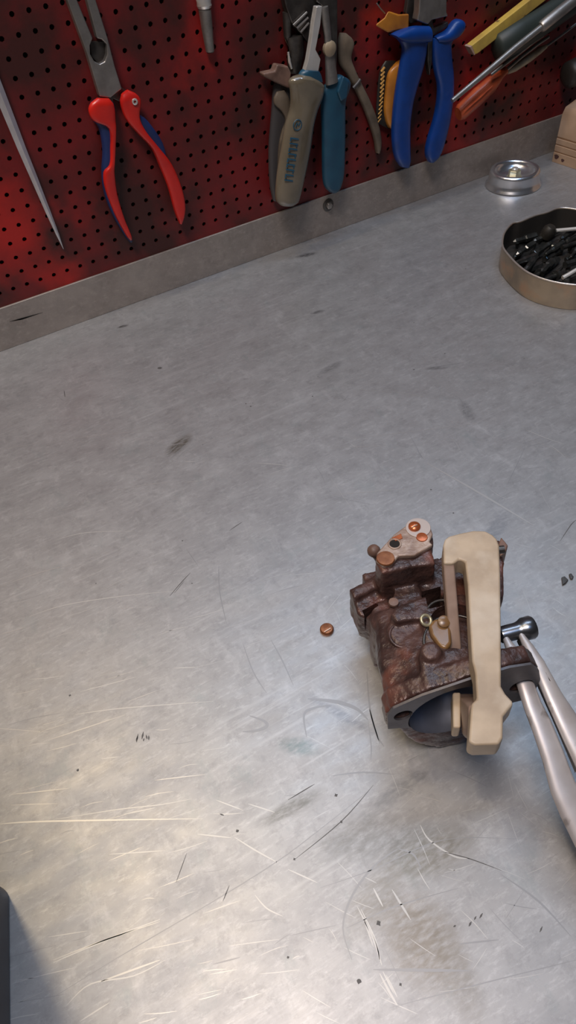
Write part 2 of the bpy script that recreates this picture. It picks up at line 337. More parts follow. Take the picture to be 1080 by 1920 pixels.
# scratches and grease strokes, hair-thin strips lying on the sheet
def strip(path, wmm, mi, zz=.06, taper=True):
    P = [T(*p, 0) for p in path]
    n = len(P); prev = None
    for i, p in enumerate(P):
        d = (P[min(i + 1, n - 1)] - P[max(i - 1, 0)]).normalized(); s = Vector((-d.y, d.x, 0))
        t = i / (n - 1); wd = wmm * ((.25 + .75 * math.sin(math.pi * min(1, max(0, t)))) if taper else 1) / 2
        cur = (b.verts.new((p.x + s.x * wd, p.y + s.y * wd, zz)), b.verts.new((p.x - s.x * wd, p.y - s.y * wd, zz)))
        if prev:
            f = b.faces.new((prev[0], cur[0], cur[1], prev[1])); f.material_index = mi
        prev = cur
LI, FA, DK, GR = 1, 2, 3, 4
def sline(pts, wmm, mi, zz=.06): strip(catmull([tuple(map(float, p)) for p in pts], 5), wmm, mi, zz)
for pts, wd, mi in [
    ([(104, 1013), (160, 999), (250, 996)], .55, LI), ([(220, 919), (280, 908), (335, 903)], .7, FA), ([(345, 905), (372, 902)], .8, FA),
    ([(0, 1100), (70, 1075), (135, 1058)], .7, FA), ([(55, 1156), (120, 1135), (220, 1119), (330, 1108)], .6, LI), ([(0, 1190), (50, 1176)], .6, FA),
    ([(478, 868), (510, 870), (540, 873)], .55, LI), ([(345, 865), (368, 866)], .6, LI), ([(150, 1297), (200, 1284), (256, 1269)], .5, LI),
    ([(140, 1340), (230, 1328), (400, 1315)], .55, LI), ([(90, 1388), (160, 1365), (235, 1340)], .6, FA), ([(325, 1253), (367, 1251)], .55, LI),
    ([(190, 1423), (224, 1419)], .6, LI), ([(100, 1537), (220, 1518), (300, 1509), (360, 1498)], .55, LI), ([(232, 1527), (290, 1515)], .7, LI),
    ([(290, 1463), (385, 1452)], .5, FA), ([(0, 1545), (90, 1540), (380, 1535)], .8, FA), ([(370, 1564), (434, 1571)], .7, LI),
    ([(205, 1602), (310, 1595)], .6, LI), ([(100, 1805), (200, 1762), (300, 1724)], .8, LI), ([(100, 1800), (190, 1765), (300, 1728)], .5, FA),
    ([(125, 1885), (170, 1845), (250, 1830), (310, 1800)], .6, LI), ([(150, 1915), (205, 1880)], .6, LI), ([(190, 1840), (300, 1800)], .8, FA),
    ([(440, 1570), (480, 1595), (522, 1618)], .7, LI), ([(540, 1630), (595, 1655)], .6, LI), ([(405, 1500), (455, 1519)], .5, FA), ([(465, 1507), (515, 1523)], .6, LI),
    ([(478, 1678), (500, 1703), (530, 1718)], .6, LI), ([(788, 1547), (805, 1575), (850, 1605), (880, 1610)], .8, LI), ([(830, 1597), (880, 1610), (940, 1632)], .4, DK),
    ([(700, 1665), (718, 1700)], .8, LI), ([(735, 1668), (770, 1725)], 1.0, FA), ([(670, 1700), (700, 1760), (716, 1810)], .9, FA), ([(677, 1705), (703, 1760), (712, 1800)], .6, LI), ([(683, 1725), (700, 1775)], .7, FA), ([(712, 1825), (730, 1860), (745, 1885)], 1.0, FA), ([(718, 1822), (738, 1862)], .6, LI), ([(724, 1828), (745, 1870)], .7, FA),
    ([(985, 805), (1020, 820), (1058, 833)], .5, LI), ([(1000, 825), (1078, 862)], .4, FA), ([(665, 730), (760, 738), (850, 755)], .4, FA), ([(640, 825), (780, 808), (895, 794)], .4, FA),
    ([(800, 868), (900, 925), (1000, 985)], 1.6, FA), ([(620, 928), (780, 915)], .5, FA), ([(620, 840), (730, 835)], .5, FA),
    ([(60, 840), (170, 818), (330, 805)], .5, FA), ([(0, 843), (90, 828)], .6, FA), ([(530, 1080), (620, 1072)], .5, FA), ([(20, 1490), (130, 1478)], .5, FA),
    # dark lines
    ([(100, 1870), (230, 1790), (400, 1690), (520, 1615), (600, 1555), (690, 1484)], .45, GR), ([(552, 1612), (640, 1540), (700, 1472)], .4, DK),
    ([(318, 1118), (340, 1092), (357, 1074)], .55, DK), ([(327, 1112), (345, 1090)], .35, DK), ([(508, 1200), (530, 1240), (550, 1285)], .8, GR),
    ([(455, 1205), (475, 1260), (500, 1300)], .7, GR), ([(410, 1060), (412, 1110), (425, 1170)], .7, GR), ([(350, 1030), (372, 1062)], .5, GR),
    ([(577, 1310), (610, 1313), (640, 1318), (670, 1330), (690, 1350)], 2.2, GR), ([(575, 1382), (570, 1340), (590, 1327), (620, 1322)], 1.4, GR),
    ([(468, 1342), (495, 1352), (500, 1362), (480, 1370), (455, 1372)], 1.8, GR), ([(690, 1350), (696, 1400), (695, 1425)], .7, GR), ([(688, 1260), (694, 1330), (712, 1395)], .9, GR),
    ([(693, 1330), (705, 1375), (720, 1400)], 1.1, GR), ([(620, 1455), (680, 1448), (740, 1452)], .8, GR), ([(1050, 1015), (1070, 985), (1080, 975)], .5, DK), ([(985, 838), (965, 880), (950, 910)], .4, GR),
    ([(600, 1665), (700, 1630), (830, 1575), (970, 1573)], .4, GR), ([(650, 1740), (740, 1700), (860, 1665)], .5, GR), ([(745, 1592), (700, 1625), (660, 1680), (643, 1740), (660, 1800)], 1.0, GR),
    ([(748, 1592), (775, 1602), (790, 1630)], .8, GR), ([(730, 1890), (900, 1845), (1080, 1800)], .4, GR), ([(860, 1770), (935, 1762)], .7, GR), ([(700, 1818), (880, 1820)], 1.2, GR),
    ([(940, 1640), (1010, 1690), (1070, 1755)], .9, GR), ([(110, 745), (120, 752)], .5, GR), ([(120, 732), (122, 745)], .7, DK), ([(430, 995), (455, 978)], .5, DK),
    ([(540, 1500), (590, 1470)], .5, DK), ([(330, 1655), (350, 1600)], .35, DK), ([(418, 1690), (430, 1660)], .4, DK), ([(366, 857), (350, 845), (330, 862)], .3, GR),
    ([(308, 858), (335, 832)], .5, GR), ([(318, 862), (360, 822)], .6, GR), ([(20, 540), (21, 540)], .1, GR), ([(860, 745), (873, 765), (876, 790)], .7, GR), ([(783, 845), (795, 862)], .5, GR),
    ([(540, 1755), (630, 1735)], .4, GR), ([(400, 1808), (450, 1795)], .6, GR), ([(640, 755), (655, 740)], .4, GR), ([(800, 690), (870, 680)], .8, GR)]:
    sline(pts, wd, mi)
for (x0, y0, x1, y1, wd) in [(259, 1376, 256, 1392, .9), (258, 1380, 255, 1390, .6), (269, 1372, 266, 1386, 1.1), (270, 1384, 269, 1390, .8), (274, 1378, 276, 1386, .9), (279, 1379, 279, 1388, .9),
                           (905, 1712, 899, 1722, .8), (884, 1728, 879, 1737, .9), (889, 1725, 893, 1718, .7), (855, 1735, 850, 1738, .8), (1017, 1737, 1012, 1748, .7), (412, 1526, 420, 1529, .7)]:
    strip([(x0, y0), ((x0 + x1) / 2, (y0 + y1) / 2), (x1, y1)], wd, DK, .05)
def dot(px, py, r, mi=DK):
    p = T(px, py); ph = random.random() * 6; r *= .72
    vs = [b.verts.new((p.x + r * (1 + .35 * math.sin(3 * k + ph)) * math.cos(k * .785), p.y + r * (1 + .35 * math.sin(3 * k + ph)) * math.sin(k * .785), .055)) for k in range(8)]
    b.faces.new(vs).material_index = mi
for d in [(470, 762, 1.0), (461, 757, .8), (474, 756, .5), (298, 690, 1.8), (586, 743, .9), (776, 693, 1.0), (834, 663, .8), (710, 1731, 1.4), (673, 1840, 1.3), (751, 1846, .8), (808, 918, .8), (850, 962, .8),
          (342, 1014, .7), (180, 1094, .6), (445, 1558, 1.0), (630, 1491, 1.1), (146, 1444, 1.0), (131, 1304, .9), (640, 1541, .9), (552, 1611, .8), (596, 706, .6), (776, 605, .6), (873, 504, .8), (917, 532, .8), (540, 1795, .7), (360, 1094, .6), (380, 834, .5), (983, 672, .5), (229, 590, .6)]:
    dot(*d)
for _ in range(260):   # fine random scuffs following the wiping arcs of the sheet
    px, py = random.uniform(-60, 1080), random.uniform(760, 1960)
    ln = random.uniform(15, 80) * (1 if random.random() < .85 else 1.6); a = math.radians(-14 + random.gauss(0, 7)) if px < 560 else math.radians(random.choice([-18, 22, 30, -40, 60]) + random.gauss(0, 9))
    dx, dy = math.cos(a) * ln / 2, math.sin(a) * ln / 2; c_ = random.uniform(-2, 3)
    sline([(px - dx, py - dy), (px, py - c_), (px + dx, py + dy)], random.uniform(.15, .4), random.choice([FA, FA, FA, GR, LI]) , .04)
for v in b.verts: v.co.y = min(v.co.y, 0)
obj('worktop', b, [m_bench, m_scl, m_scm, m_scd, m_scg], bench)
b = NB(); box(b, -560, 860, -2.2, 0, 0.02, UPZ)
prev = [(W(18, 603, 2.35), W(30, 600, 2.35), W(72, 588, 2.35))]
obj('upstand', b, m_upst, bench, bevel=.5)
b = NB(); P = [W(18, 603, 2.5), W(40, 598, 2.5), W(80, 586, 2.5)]
b.faces.new([b.verts.new(p) for p in (P[0], P[1] + Vector((0, 0, -.8)), P[2], P[1] + Vector((0, 0, .8)))])
prism(b, [W(18, 603, 2.5), W(40, 599.5, 2.5), W(80, 586, 2.5), W(40, 597, 2.5)], Vector((0, .2, 0)))
obj('scrape', b, m_scd, bench)
bc = W(615, 384, 2.2)
b = NB(); lathe(b, bc, [(0, 0), (6.2, 0), (6.2, .8), (4.2, 1.4), (4.2, 1.41), (0, 1.41)], (0, -1, 0), 32); bo = obj('washer', b, m_dsteel, bench, sharp=25)
b = NB(); lathe(b, bc + Vector((0, -1.2, 0)), [(0, 0), (3.6, 0), (3.6, 2.6), (3.0, 3.3), (0, 3.6)], (0, -1, 0), 6); obj('bolt_head', b, m_steel, bench, bevel=.3)

# ------------------------------------------------------------------ tools on the board
# steel spike
pts = [(-72, 0), (-30, 100), (0, 176), (20, 226), (41, 279), (64, 334), (90, 397), (108, 440), (119, 467)]
rr = [4.4, 4.2, 4.0, 3.7, 3.3, 2.85, 2.2, 1.35, .25]
b = NB(); tube(b, [W(*p, 5) for p in pts], rr, 4, up=(0, -1, 0), phase=0)
obj('steel_spike', b, m_spike, bevel=.35, label='long tapered steel spike hanging point down at the left edge of the board', cat='spike', loc=W(60, 320, 5))

# red-handled long nose pliers
k = 2.7
pl = thing('long_nose_pliers', W(222, 190, 6), 'long nose pliers with open red and navy handles on the board', 'pliers')
c1 = lambda p: crop(p, 0, 0, k)
b = NB()
wprism(b, c1([(300, -110), (335, -110), (390, 0), (470, 195), (456, 230), (458, 275), (478, 312), (505, 325), (530, 312), (543, 275), (540, 225), (515, 200), (492, 195), (440, 0), (395, -110), (440, -110), (485, 0), (545, 190), (582, 335), (618, 450), (560, 497), (505, 490), (440, 270), (395, 150), (340, 0)]), 2, 7)
obj('jaws', b, m_steel, pl, bevel=.9)
b = NB(); wprism(b, c1([(455, 210), (540, 210), (548, 280), (505, 330), (462, 285)]), 1.2, 3); obj('joint_plate', b, m_dsteel, pl, bevel=.3)
b = NB(); wprism(b, c1([(500, 480), (615, 440), (690, 500), (660, 540), (575, 500), (570, 560), (520, 540)]), 1.5, 5); obj('tang', b, m_dsteel, pl, bevel=.6)
b = NB(); grip(b, c1([(478, 498), (450, 545), (462, 600), (500, 650), (520, 760), (515, 870), (528, 980), (570, 1090), (618, 1175), (655, 1228)]), c1([(565, 500), (580, 545), (582, 600), (583, 660), (580, 780), (577, 880), (592, 990), (622, 1095), (652, 1165), (670, 1215)]), 6, 9, 3)
obj('handle_core', b, m_navy, pl, label='navy blue back of the left handle')
b = NB(); grip(b, c1([(478, 497), (448, 550), (470, 610), (548, 650), (556, 760), (553, 830), (525, 872), (533, 960), (580, 1085), (625, 1170), (650, 1212)]), c1([(565, 500), (580, 550), (584, 610), (586, 650), (582, 760), (579, 830), (579, 880), (592, 980), (625, 1095), (655, 1170), (670, 1212)]), 10, 7, 3)
obj('grip_left', b, m_red, pl, label='red face of the left handle'); bpy.data.objects['grip_left'].name = 'grip'
b = NB(); grip(b, c1([(640, 560), (690, 620), (760, 730), (820, 850), (860, 980)]), c1([(705, 580), (745, 610), (820, 720), (850, 850), (890, 980)]), 6, 9, 3); obj('handle_core', b, m_navy, pl, label='navy blue back of the right handle')
b = NB(); grip(b, c1([(608, 485), (612, 540), (640, 610), (700, 680), (765, 750), (810, 850), (850, 950), (880, 1060), (905, 1130)]), c1([(655, 450), (710, 500), (705, 590), (735, 660), (800, 742), (868, 830), (918, 950), (936, 1050), (920, 1132)]), 10, 8, 3)
obj('grip', b, m_red, pl, label='red face of the right handle')
b = NB(); torus(b, W(683 / k, 515 / k, 14.6), 1.7, .75, (0, -1, 0), 20, 8); obj('ring', b, m_brite, pl)

# steel punch
t = thing('steel_punch', W(388, 40, 6), 'short round steel punch with a bright collar, hanging alone on the red board', 'punch')
b = NB(); tube(b, [W(383.5, 13, 6), W(384, 18, 6), W(389, 58, 5.5), W(394, 96, 5), W(394.2, 98, 5)], [5.0, 5.0, 4.4, 3.5, 3.0], 24); obj('shaft', b, m_steel, t, sharp=28)
b = NB(); tube(b, [W(372, -90, 7), W(382, 0, 6), W(383, 10, 6), W(383.6, 15, 6)], [6.2, 6.0, 6.0, 5.2], 24); obj('collar', b, m_brite, t, sharp=28)

# dirty beige pliers behind the grey ones
k = 4.5; c2 = lambda p: crop(p, 480, 0, k)
old = thing('slip_joint_pliers', W(560, 80, 6), 'old pliers with dirty beige handles, hanging behind the grey handled pair', 'pliers')
b = NB(); wprism(b, c2([(230, -60), (620, -60), (600, 40), (500, 120), (470, 330), (440, 360), (300, 190), (255, 60)]), 2, 8); obj('head', b, m_dsteel, old, bevel=1.2)
b = NB(); tube(b, [W(*p, 11.5) for p in c2([(345, 240), (440, 150)])], 1, 8); tube(b, [W(*p, 11.5) for p in c2([(375, 275), (445, 195)])], 1, 8); tube(b, [W(*p, 11.5) for p in c2([(315, 215), (430, 105)])], 1, 8); obj('groove', b, m_steel, old)
b = NB(); tube(b, [W(*p, 5) for p in c2([(262, 100), (265, 300), (285, 480), (300, 600)])], [4, 3.4, 3, 3], 14); tube(b, [W(*p, 6.5) for p in c2([(330, 300), (345, 450), (330, 620)])], [8, 7, 5], 14, squash=.6, up=(0, -1, 0)); obj('shank', b, m_dsteel, old)
b = NB(); tube(b, [W(*p, 9) for p in c2([(272, 440), (282, 520), (300, 580)])], [.9, 1.3, 1.0], 10); obj('worn_edge', b, m_brite, old)
b = NB(); wprism(b, c2([(62, 620), (160, 600), (180, 545), (275, 560), (300, 620), (285, 750), (150, 690), (70, 650)]), 4, 9); obj('collar', b, m_brown, old, bevel=2)
b = NB(); grip(b, c2([(150, 680), (140, 800), (130, 960), (110, 1200), (110, 1450), (130, 1690)]), c2([(300, 680), (290, 850), (270, 1000), (240, 1200), (210, 1450), (220, 1700)]), 5, 8, 2.4); obj('grip', b, m_dgrey, old, label='dark grey left handle')
b = NB(); grip(b, c2([(160, 780), (150, 870), (215, 940), (250, 1020), (220, 1100), (190, 1250), (185, 1450), (200, 1560)]), c2([(250, 760), (290, 870), (290, 950), (290, 1020), (280, 1100), (255, 1250), (230, 1450), (220, 1560)]), 10, 5, 2.4); obj('grip_overlay', b, m_beige, old)
b = NB(); grip(b, c2([(695, 280), (690, 420), (700, 540), (770, 640), (830, 750), (900, 900), (960, 1060), (1000, 1200), (1010, 1290)]), c2([(770, 280), (825, 360), (800, 480), (830, 580), (880, 690), (950, 830), (1010, 980), (1050, 1150), (1045, 1290)]), 5, 8, 2.3); obj('grip', b, m_beige, old, label='beige right handle splayed outwards')
b = NB(); tube(b, [W(*p, 9.5) for p in c2([(820, 745), (860, 700), (880, 670)])], 1.6, 10); obj('grip_band', b, m_dgrey, old)

# grey and teal handled water pump pliers
wp = thing('water_pump_pliers', W(600, 100, 16), 'water pump pliers with one glossy olive grey and one teal handle', 'pliers')
b = NB(); wprism(b, c2([(510, -60), (640, -60), (690, -60), (690, 300), (680, 640), (640, 640), (640, 400), (600, 380), (575, 200), (565, 60), (510, 10)]), 13, 5); obj('head', b, m_dsteel, wp, bevel=1)
b = NB(); wprism(b, c2([(512, 55), (562, 50), (545, 210), (505, 420), (548, 500), (528, 605), (415, 600), (440, 510), (470, 330), (490, 180)]), 16, 6); obj('shank', b, m_brite, wp, bevel=.8)
b = NB(); tube(b, [W(*p, 20) for p in c2([(575, 60), (590, 180), (605, 300), (610, 380)])], [3.6, 3.6, 3.2, 3.6], 14, squash=.7, up=(0, -1, 0)); tube(b, [W(*p, 18) for p in c2([(620, 440), (628, 560), (640, 700)])], [4.6, 5.2, 6.4], 14, squash=.6, up=(0, -1, 0)); obj('shank', b, m_steel, wp)
b = NB(); lathe(b, W(480 + 612 / k, 405 / k, 19), [(0, 0), (6, 0), (6, 3), (4, 4.5), (0, 5)], (0, -1, 0), 20); obj('pivot', b, m_bronze, wp)
b = NB(); grip(b, c2([(355, 645), (375, 605), (400, 585)]), c2([(560, 690), (545, 630), (525, 595)]), 19, 11, 2.2, 4, taper=False); obj('blue_collar', b, m_teal, wp, label='blue rim of the grey handle')
b = NB(); grip(b, c2([(350, 625), (278, 680), (290, 780), (290, 900), (245, 1060), (215, 1240), (180, 1450), (165, 1640), (178, 1730)]), c2([(480, 640), (572, 720), (560, 820), (520, 920), (485, 1060), (460, 1240), (420, 1450), (375, 1640), (340, 1730)]), 20, 15, 2.0)
gg = obj('grip', b, m_grey, wp, label='glossy olive grey handle with blue raised lettering')
b = NB()   # raised blue marks: a round badge and a row of worn block letters (not legible in the photo)
def gpt(px, py): return W(px, py, 27.4)
torus(b, gpt(480 + 350 / k, 1055 / k), 4.2, .45, (0, -1, 0), 20, 6)
for i in range(2): tube(b, [gpt(480 + (335 + 22 * i) / k, (1070 - 10 * i) / k), gpt(480 + (350 + 22 * i) / k, (1035 - 4 * i) / k)], .5, 6)
for i in range(9):
    x0, y0 = 292 - i * 6.2, 1160 + i * 44
    tube(b, [gpt(480 + x0 / k, (y0 + 6) / k), gpt(480 + (x0 + 66) / k, (y0 - 6 + 22) / k)], .75, 6)
    if i in (0, 2, 4, 5, 7): tube(b, [gpt(480 + (x0 + 4) / k, (y0 + 10) / k), gpt(480 + (x0 - 2) / k, (y0 + 32) / k)], .7, 6)
    if i in (1, 3, 5, 6): tube(b, [gpt(480 + (x0 + 60) / k, (y0 + 10) / k), gpt(480 + (x0 + 55) / k, (y0 + 38) / k)], .7, 6)
obj('lettering', b, m_teal, gg)
b = NB(); grip(b, c2([(680, 640), (575, 730), (552, 880), (558, 1100), (560, 1300), (562, 1460), (575, 1560), (610, 1620)]), c2([(725, 630), (795, 700), (752, 860), (748, 1100), (745, 1300), (738, 1460), (715, 1560), (680, 1620)]), 14, 11, 2.6); obj('grip', b, m_teal, wp, label='teal handle')
b = NB(); wprism(b, c2([(690, 780), (740, 640), (790, 690), (770, 830), (720, 860)]), 18, 4); obj('grip_ear', b, m_teal, wp, bevel=1.5)

# blue combination pliers and the amber pair behind
k = 1080 / 220; c3 = lambda p: crop(p, 680, 0, k)
am = thing('wire_pliers', W(740, 40, 5), 'pliers with an amber orange grip, half hidden behind the blue handled pair', 'pliers')
b = NB(); wprism(b, c3([(430, -80), (540, -80), (520, 200), (440, 220), (400, 120)]), 2, 5); obj('head', b, m_dsteel, am, bevel=.8)
b = NB(); prism(b, [W(*p, 14) for p in c3([(105, 235), (200, 160), (235, 95), (330, 130), (430, 125), (425, 270), (330, 280), (235, 305)])], None, pts2=[W(*p, 3) for p in c3([(160, 225), (220, 180), (245, 130), (330, 140), (400, 135), (400, 260), (330, 270), (240, 285)])]); obj('collar', b, m_orange, am, bevel=1.6)
b = NB(); grip(b, c3([(345, 550), (265, 620), (225, 700), (205, 850), (195, 1000), (210, 1110), (235, 1175)]), c3([(400, 550), (390, 650), (380, 800), (360, 950), (330, 1050), (300, 1120), (270, 1180)]), 6, 9, 2.6); obj('grip', b, m_orange, am)
b = NB(); grip(b, c3([(190, 560), (150, 700), (130, 900), (115, 1120)]), c3([(320, 560), (300, 700), (290, 900), (260, 1200)]), 3, 5, 2.4); obj('grip_back', b, m_bgrip, am)
b = NB()
for i in range(13):
    t = i / 12; x = 185 + (150 - 185) * t + 6 * math.sin(t * 3); y = 640 + 470 * t; r_ = 2.9 - 1.3 * t
    tube(b, [W(*c3([(x - 14, y + 20)])[0], 6), W(*c3([(x + 18, y - 22)])[0], 7)], [.6 + .6 * (1 - t), .5 + .6 * (1 - t)], 8)
obj('ribbed_edge', b, m_gold, am)
b = NB(); tube(b, [W(*p, 8) for p in c3([(130, 30), (165, 80), (205, 125)])], .6, 8); obj('spring_wire', b, m_steel, am)

bp_ = thing('combination_pliers', W(800, 30, 14), 'combination pliers with smooth bright blue handles hanging over the upstand', 'pliers')
b = NB(); wprism(b, c3([(530, -90), (780, -90), (775, 110), (790, 150), (640, 185), (600, 230), (505, 190), (520, 110)]), 10, 9); obj('head', b, m_steel, bp_, bevel=1.2)
b = NB(); wprism(b, c3([(605, 180), (640, 170), (660, 260), (790, 200), (790, 240), (650, 330), (640, 560), (620, 700), (600, 560)]), 9, 6); obj('tang', b, m_dsteel, bp_, bevel=.8)
b = NB(); grip(b, c3([(275, 310), (350, 400), (365, 480), (340, 620), (310, 800), (285, 1000), (272, 1200), (285, 1400), (330, 1530)]), c3([(600, 370), (585, 420), (575, 500), (545, 640), (500, 780), (455, 950), (430, 1150), (430, 1380), (435, 1540)]), 14, 12, 2.6); obj('grip', b, m_blue, bp_, label='left blue handle')
b = NB(); grip(b, c3([(650, 330), (640, 400), (640, 500), (660, 650), (690, 780), (690, 900), (660, 1080), (600, 1280), (580, 1400), (600, 1490)]), c3([(935, 230), (850, 330), (808, 400), (815, 560), (828, 700), (825, 880), (800, 1080), (760, 1260), (715, 1400), (650, 1490)]), 14, 12, 2.6); obj('grip', b, m_blue, bp_, label='right blue handle')
b = NB(); grip(b, c3([(280, 320), (330, 285), (470, 240), (600, 235)]), c3([(285, 335), (370, 385), (480, 395), (605, 385)]), 17, 14, 2.4, taper=False); obj('finger_guard', b, m_blue, bp_)
b = NB(); grip(b, c3([(660, 330), (760, 285), (840, 190), (895, 168)]), c3([(690, 400), (800, 375), (880, 330), (938, 238)]), 16, 13, 2.4); obj('finger_guard', b, m_blue, bp_)

# slanting tools, upper right
k = 4.5; c4 = lambda p: crop(p, 840, 0, k)
t = thing('wooden_rule', W(960, 40, 8), 'yellow painted wooden stick with a worn end, slanting at the top right', 'stick')
b = NB(); wprism(b, c4([(200, 385), (690, 0), (800, -90), (900, -90), (830, 0), (255, 450), (228, 462)]), 6, 8); obj('stick', b, m_yellow, t, bevel=.8)
b = NB(); wprism(b, c4([(184, 398), (202, 384), (232, 462), (222, 468)]), 5.7, 8.6); obj('end_cap', b, m_pinkend, t, bevel=.5)
b = NB(); tube(b, [W(*p, 14) for p in c4([(408, 425), (425, 412), (620, 290), (900, 110), (1100, -20)])], [9, 13.5, 14, 13, 12], 24, squash=.8, up=(0, -1, 0))
obj('green_handle', b, m_dgreen, sharp=60, label='thick dark green tool handle slanting under the yellow stick', cat='handle', loc=W(930, 60, 14))
t = thing('extension_bar', W(960, 100, 24), 'long slanting steel bar with a thicker upper sleeve', 'bar')
b = NB(); tube(b, [W(*p, 26) for p in c4([(35, 850), (300, 630), (560, 410), (785, 232)])], [2.2, 2.8, 3.0, 3.1], 16); obj('bar', b, m_steel, t)
b = NB(); tube(b, [W(*p, 26) for p in c4([(780, 232), (795, 222), (950, 95), (1100, -25)])], [4.2, 5.4, 5.4, 5.2], 18); obj('sleeve', b, m_steel, t)
b = NB(); tube(b, [W(*p, 18) for p in c4([(362, 632), (580, 462), (720, 350), (800, 295)])], [1.5, 1.9, 1.9, 1.9], 12)
obj('thin_rod', b, m_steel, label='thin dull steel rod between the long bar and the orange screwdriver', cat='rod', loc=W(945, 120, 18))
t = thing('screwdriver', W(910, 175, 12), 'screwdriver with a faded orange red handle, slanting blade up', 'screwdriver')
b = NB(); tube(b, [W(*p, 12) for p in c4([(85, 962), (110, 945), (250, 815), (370, 705), (450, 625), (490, 592)])], [6.5, 8.4, 8.8, 8.0, 4.4, 3.6], 12, squash=.9, up=(0, -1, 0)); obj('handle', b, m_ored, t)
b = NB()
for o_ in (-14, 14): tube(b, [W(*p, 20.6) for p in c4([(120 + o_, 930 + o_), (260 + o_, 805 + o_), (360 + o_, 712 + o_)])], [.3, .9, .3], 8)
obj('flute', b, m_ored, t)
b = NB(); tube(b, [W(*p, 12) for p in c4([(480, 600), (620, 478), (760, 370), (850, 310)])], [1.7, 1.7, 1.6, 1.5], 12); obj('blade', b, m_steel, t)
t = thing('scriber', W(980, 100, 8), 'slim tool with a dull brass handle and a long thin shaft', 'scriber')
b = NB(); tube(b, [W(*p, 9) for p in c4([(500, 608), (560, 575), (680, 495), (780, 420), (830, 390)])], [2.2, 3.6, 3.8, 3.3, 1.8], 14); obj('handle', b, m_bronze, t)
b = NB(); tube(b, [W(*p, 9) for p in c4([(825, 393), (960, 295), (1200, 110)])], [1.3, 1.3, 1.2], 10); obj('shaft', b, m_steel, t)
b = NB(); tube(b, [W(*p, 14) for p in c4([(1000, 640), (1020, 632), (1100, 600), (1200, 560)])], [8, 13, 14, 14], 20); obj('black_handle', b, m_bgrip, label='black tool handle at the right edge of the board', cat='handle', loc=W(1075, 135, 14), sharp=60)

# ------------------------------------------------------------------ things on the bench, far right
cc = (T(893, 348) + T(1022, 342)) / 2; cc = Vector((480.2, -38.5, 0))
t = thing('dished_cup', cc, 'shiny zinc plated dished metal cup with a nut in its centre', 'cup')
b = NB(); prof = [(0, .2), (29.5, .1), (30.5, .6), (30.3, 1.4), (28.6, 3), (27.4, 7), (27.0, 12.5)]
for a_ in range(0, 181, 20): prof.append((23.8 + 3.2 * math.cos(math.radians(a_)), 14.2 + 3.2 * math.sin(math.radians(a_))))
prof += [(19.2, 12), (16, 9.6), (10, 7.6), (0, 7.2)]
lathe(b, cc, prof, seg=64); obj('dish', b, m_zinc, t, sharp=50)
b = NB(); lathe(b, cc + Vector((0, 0, 7.2)), [(0, 0), (8.6, 0), (8.4, 1.2), (7.0, 1.6), (0, 1.6)], seg=32); obj('flange', b, m_nut, t)
b = NB(); lathe(b, cc + Vector((0, 0, 8.8)), [(0, 0), (6.8, 0), (6.8, 6.6), (6.1, 7.3), (0, 7.3)], seg=6); nu = obj('nut', b, m_nut, t, bevel=.3)
b = NB(); lathe(b, cc + Vector((0, 0, 15.8)), [(0, 0), (3.6, 0), (3.6, 1.6), (3.0, 2.2), (0, 2.2)], seg=20); obj('stud', b, m_brite, nu)

ZT = 24.0
rim_px = crop([(1080, 1110), (870, 1085), (640, 1030), (440, 945), (310, 850), (200, 740), (95, 600), (92, 480), (125, 385), (220, 278), (330, 255), (520, 175), (690, 130), (830, 75), (960, 72), (1080, 90)], 930, 380, 7.2)
rim = [T(*p, ZT) for p in rim_px]
ctr = (rim[0] + rim[-1]) / 2; ctr = Vector((ctr.x, ctr.y, 0)); ch = (rim[-1] - rim[0]).normalized(); nrm = Vector((ch.y, -ch.x, 0))
if nrm.x < 0: nrm = -nrm
full = rim[:]
span = (rim[-1] - rim[0]).length / 2
for i in range(1, 10):     # the hidden rest of the tin, past the picture edge
    a_ = math.pi * i / 10; full.append(ctr + ch * span * math.cos(a_) + nrm * span * .85 * math.sin(a_) + Vector((0, 0, ZT)))
cm = sum(full, Vector()) / len(full); cm.z = 0
full = [Vector(p) for p in catmull([tuple(p) for p in full] + [tuple(full[0])], 3)][:-1]
t = thing('round_tin', cm, 'battered shallow tin with a bent rim, full of dark bits', 'tin')
def ringz(z, s): return [Vector((cm.x + (p.x - cm.x) * s, cm.y + (p.y - cm.y) * s, z)) for p in full]
b = NB(); rings(b, [ringz(0, .985), ringz(.4, 1.0), ringz(2, 1.003), ringz(ZT, 1.0), ringz(ZT, .985), ringz(1.2, .985)], 0, True); obj('wall', b, [m_tin], t, sharp=60)
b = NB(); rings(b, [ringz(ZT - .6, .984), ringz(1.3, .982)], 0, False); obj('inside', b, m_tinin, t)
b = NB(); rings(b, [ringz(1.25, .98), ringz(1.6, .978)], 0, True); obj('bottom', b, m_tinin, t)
b = NB(); R_ = []
n = len(full)
for i, p in enumerate(full):
    q = full[(i + 1) % n] - full[i - 1]; o_ = Vector((q.y, -q.x, 0)).normalized()
    R_.append([p + o_ * .75 * math.cos(a_) + ZX * .75 * math.sin(a_) for a_ in [j * math.pi / 4 for j in range(8)]])
rings(b, R_, 0, False, True); obj('rim', b, m_rim, t, sharp=80)

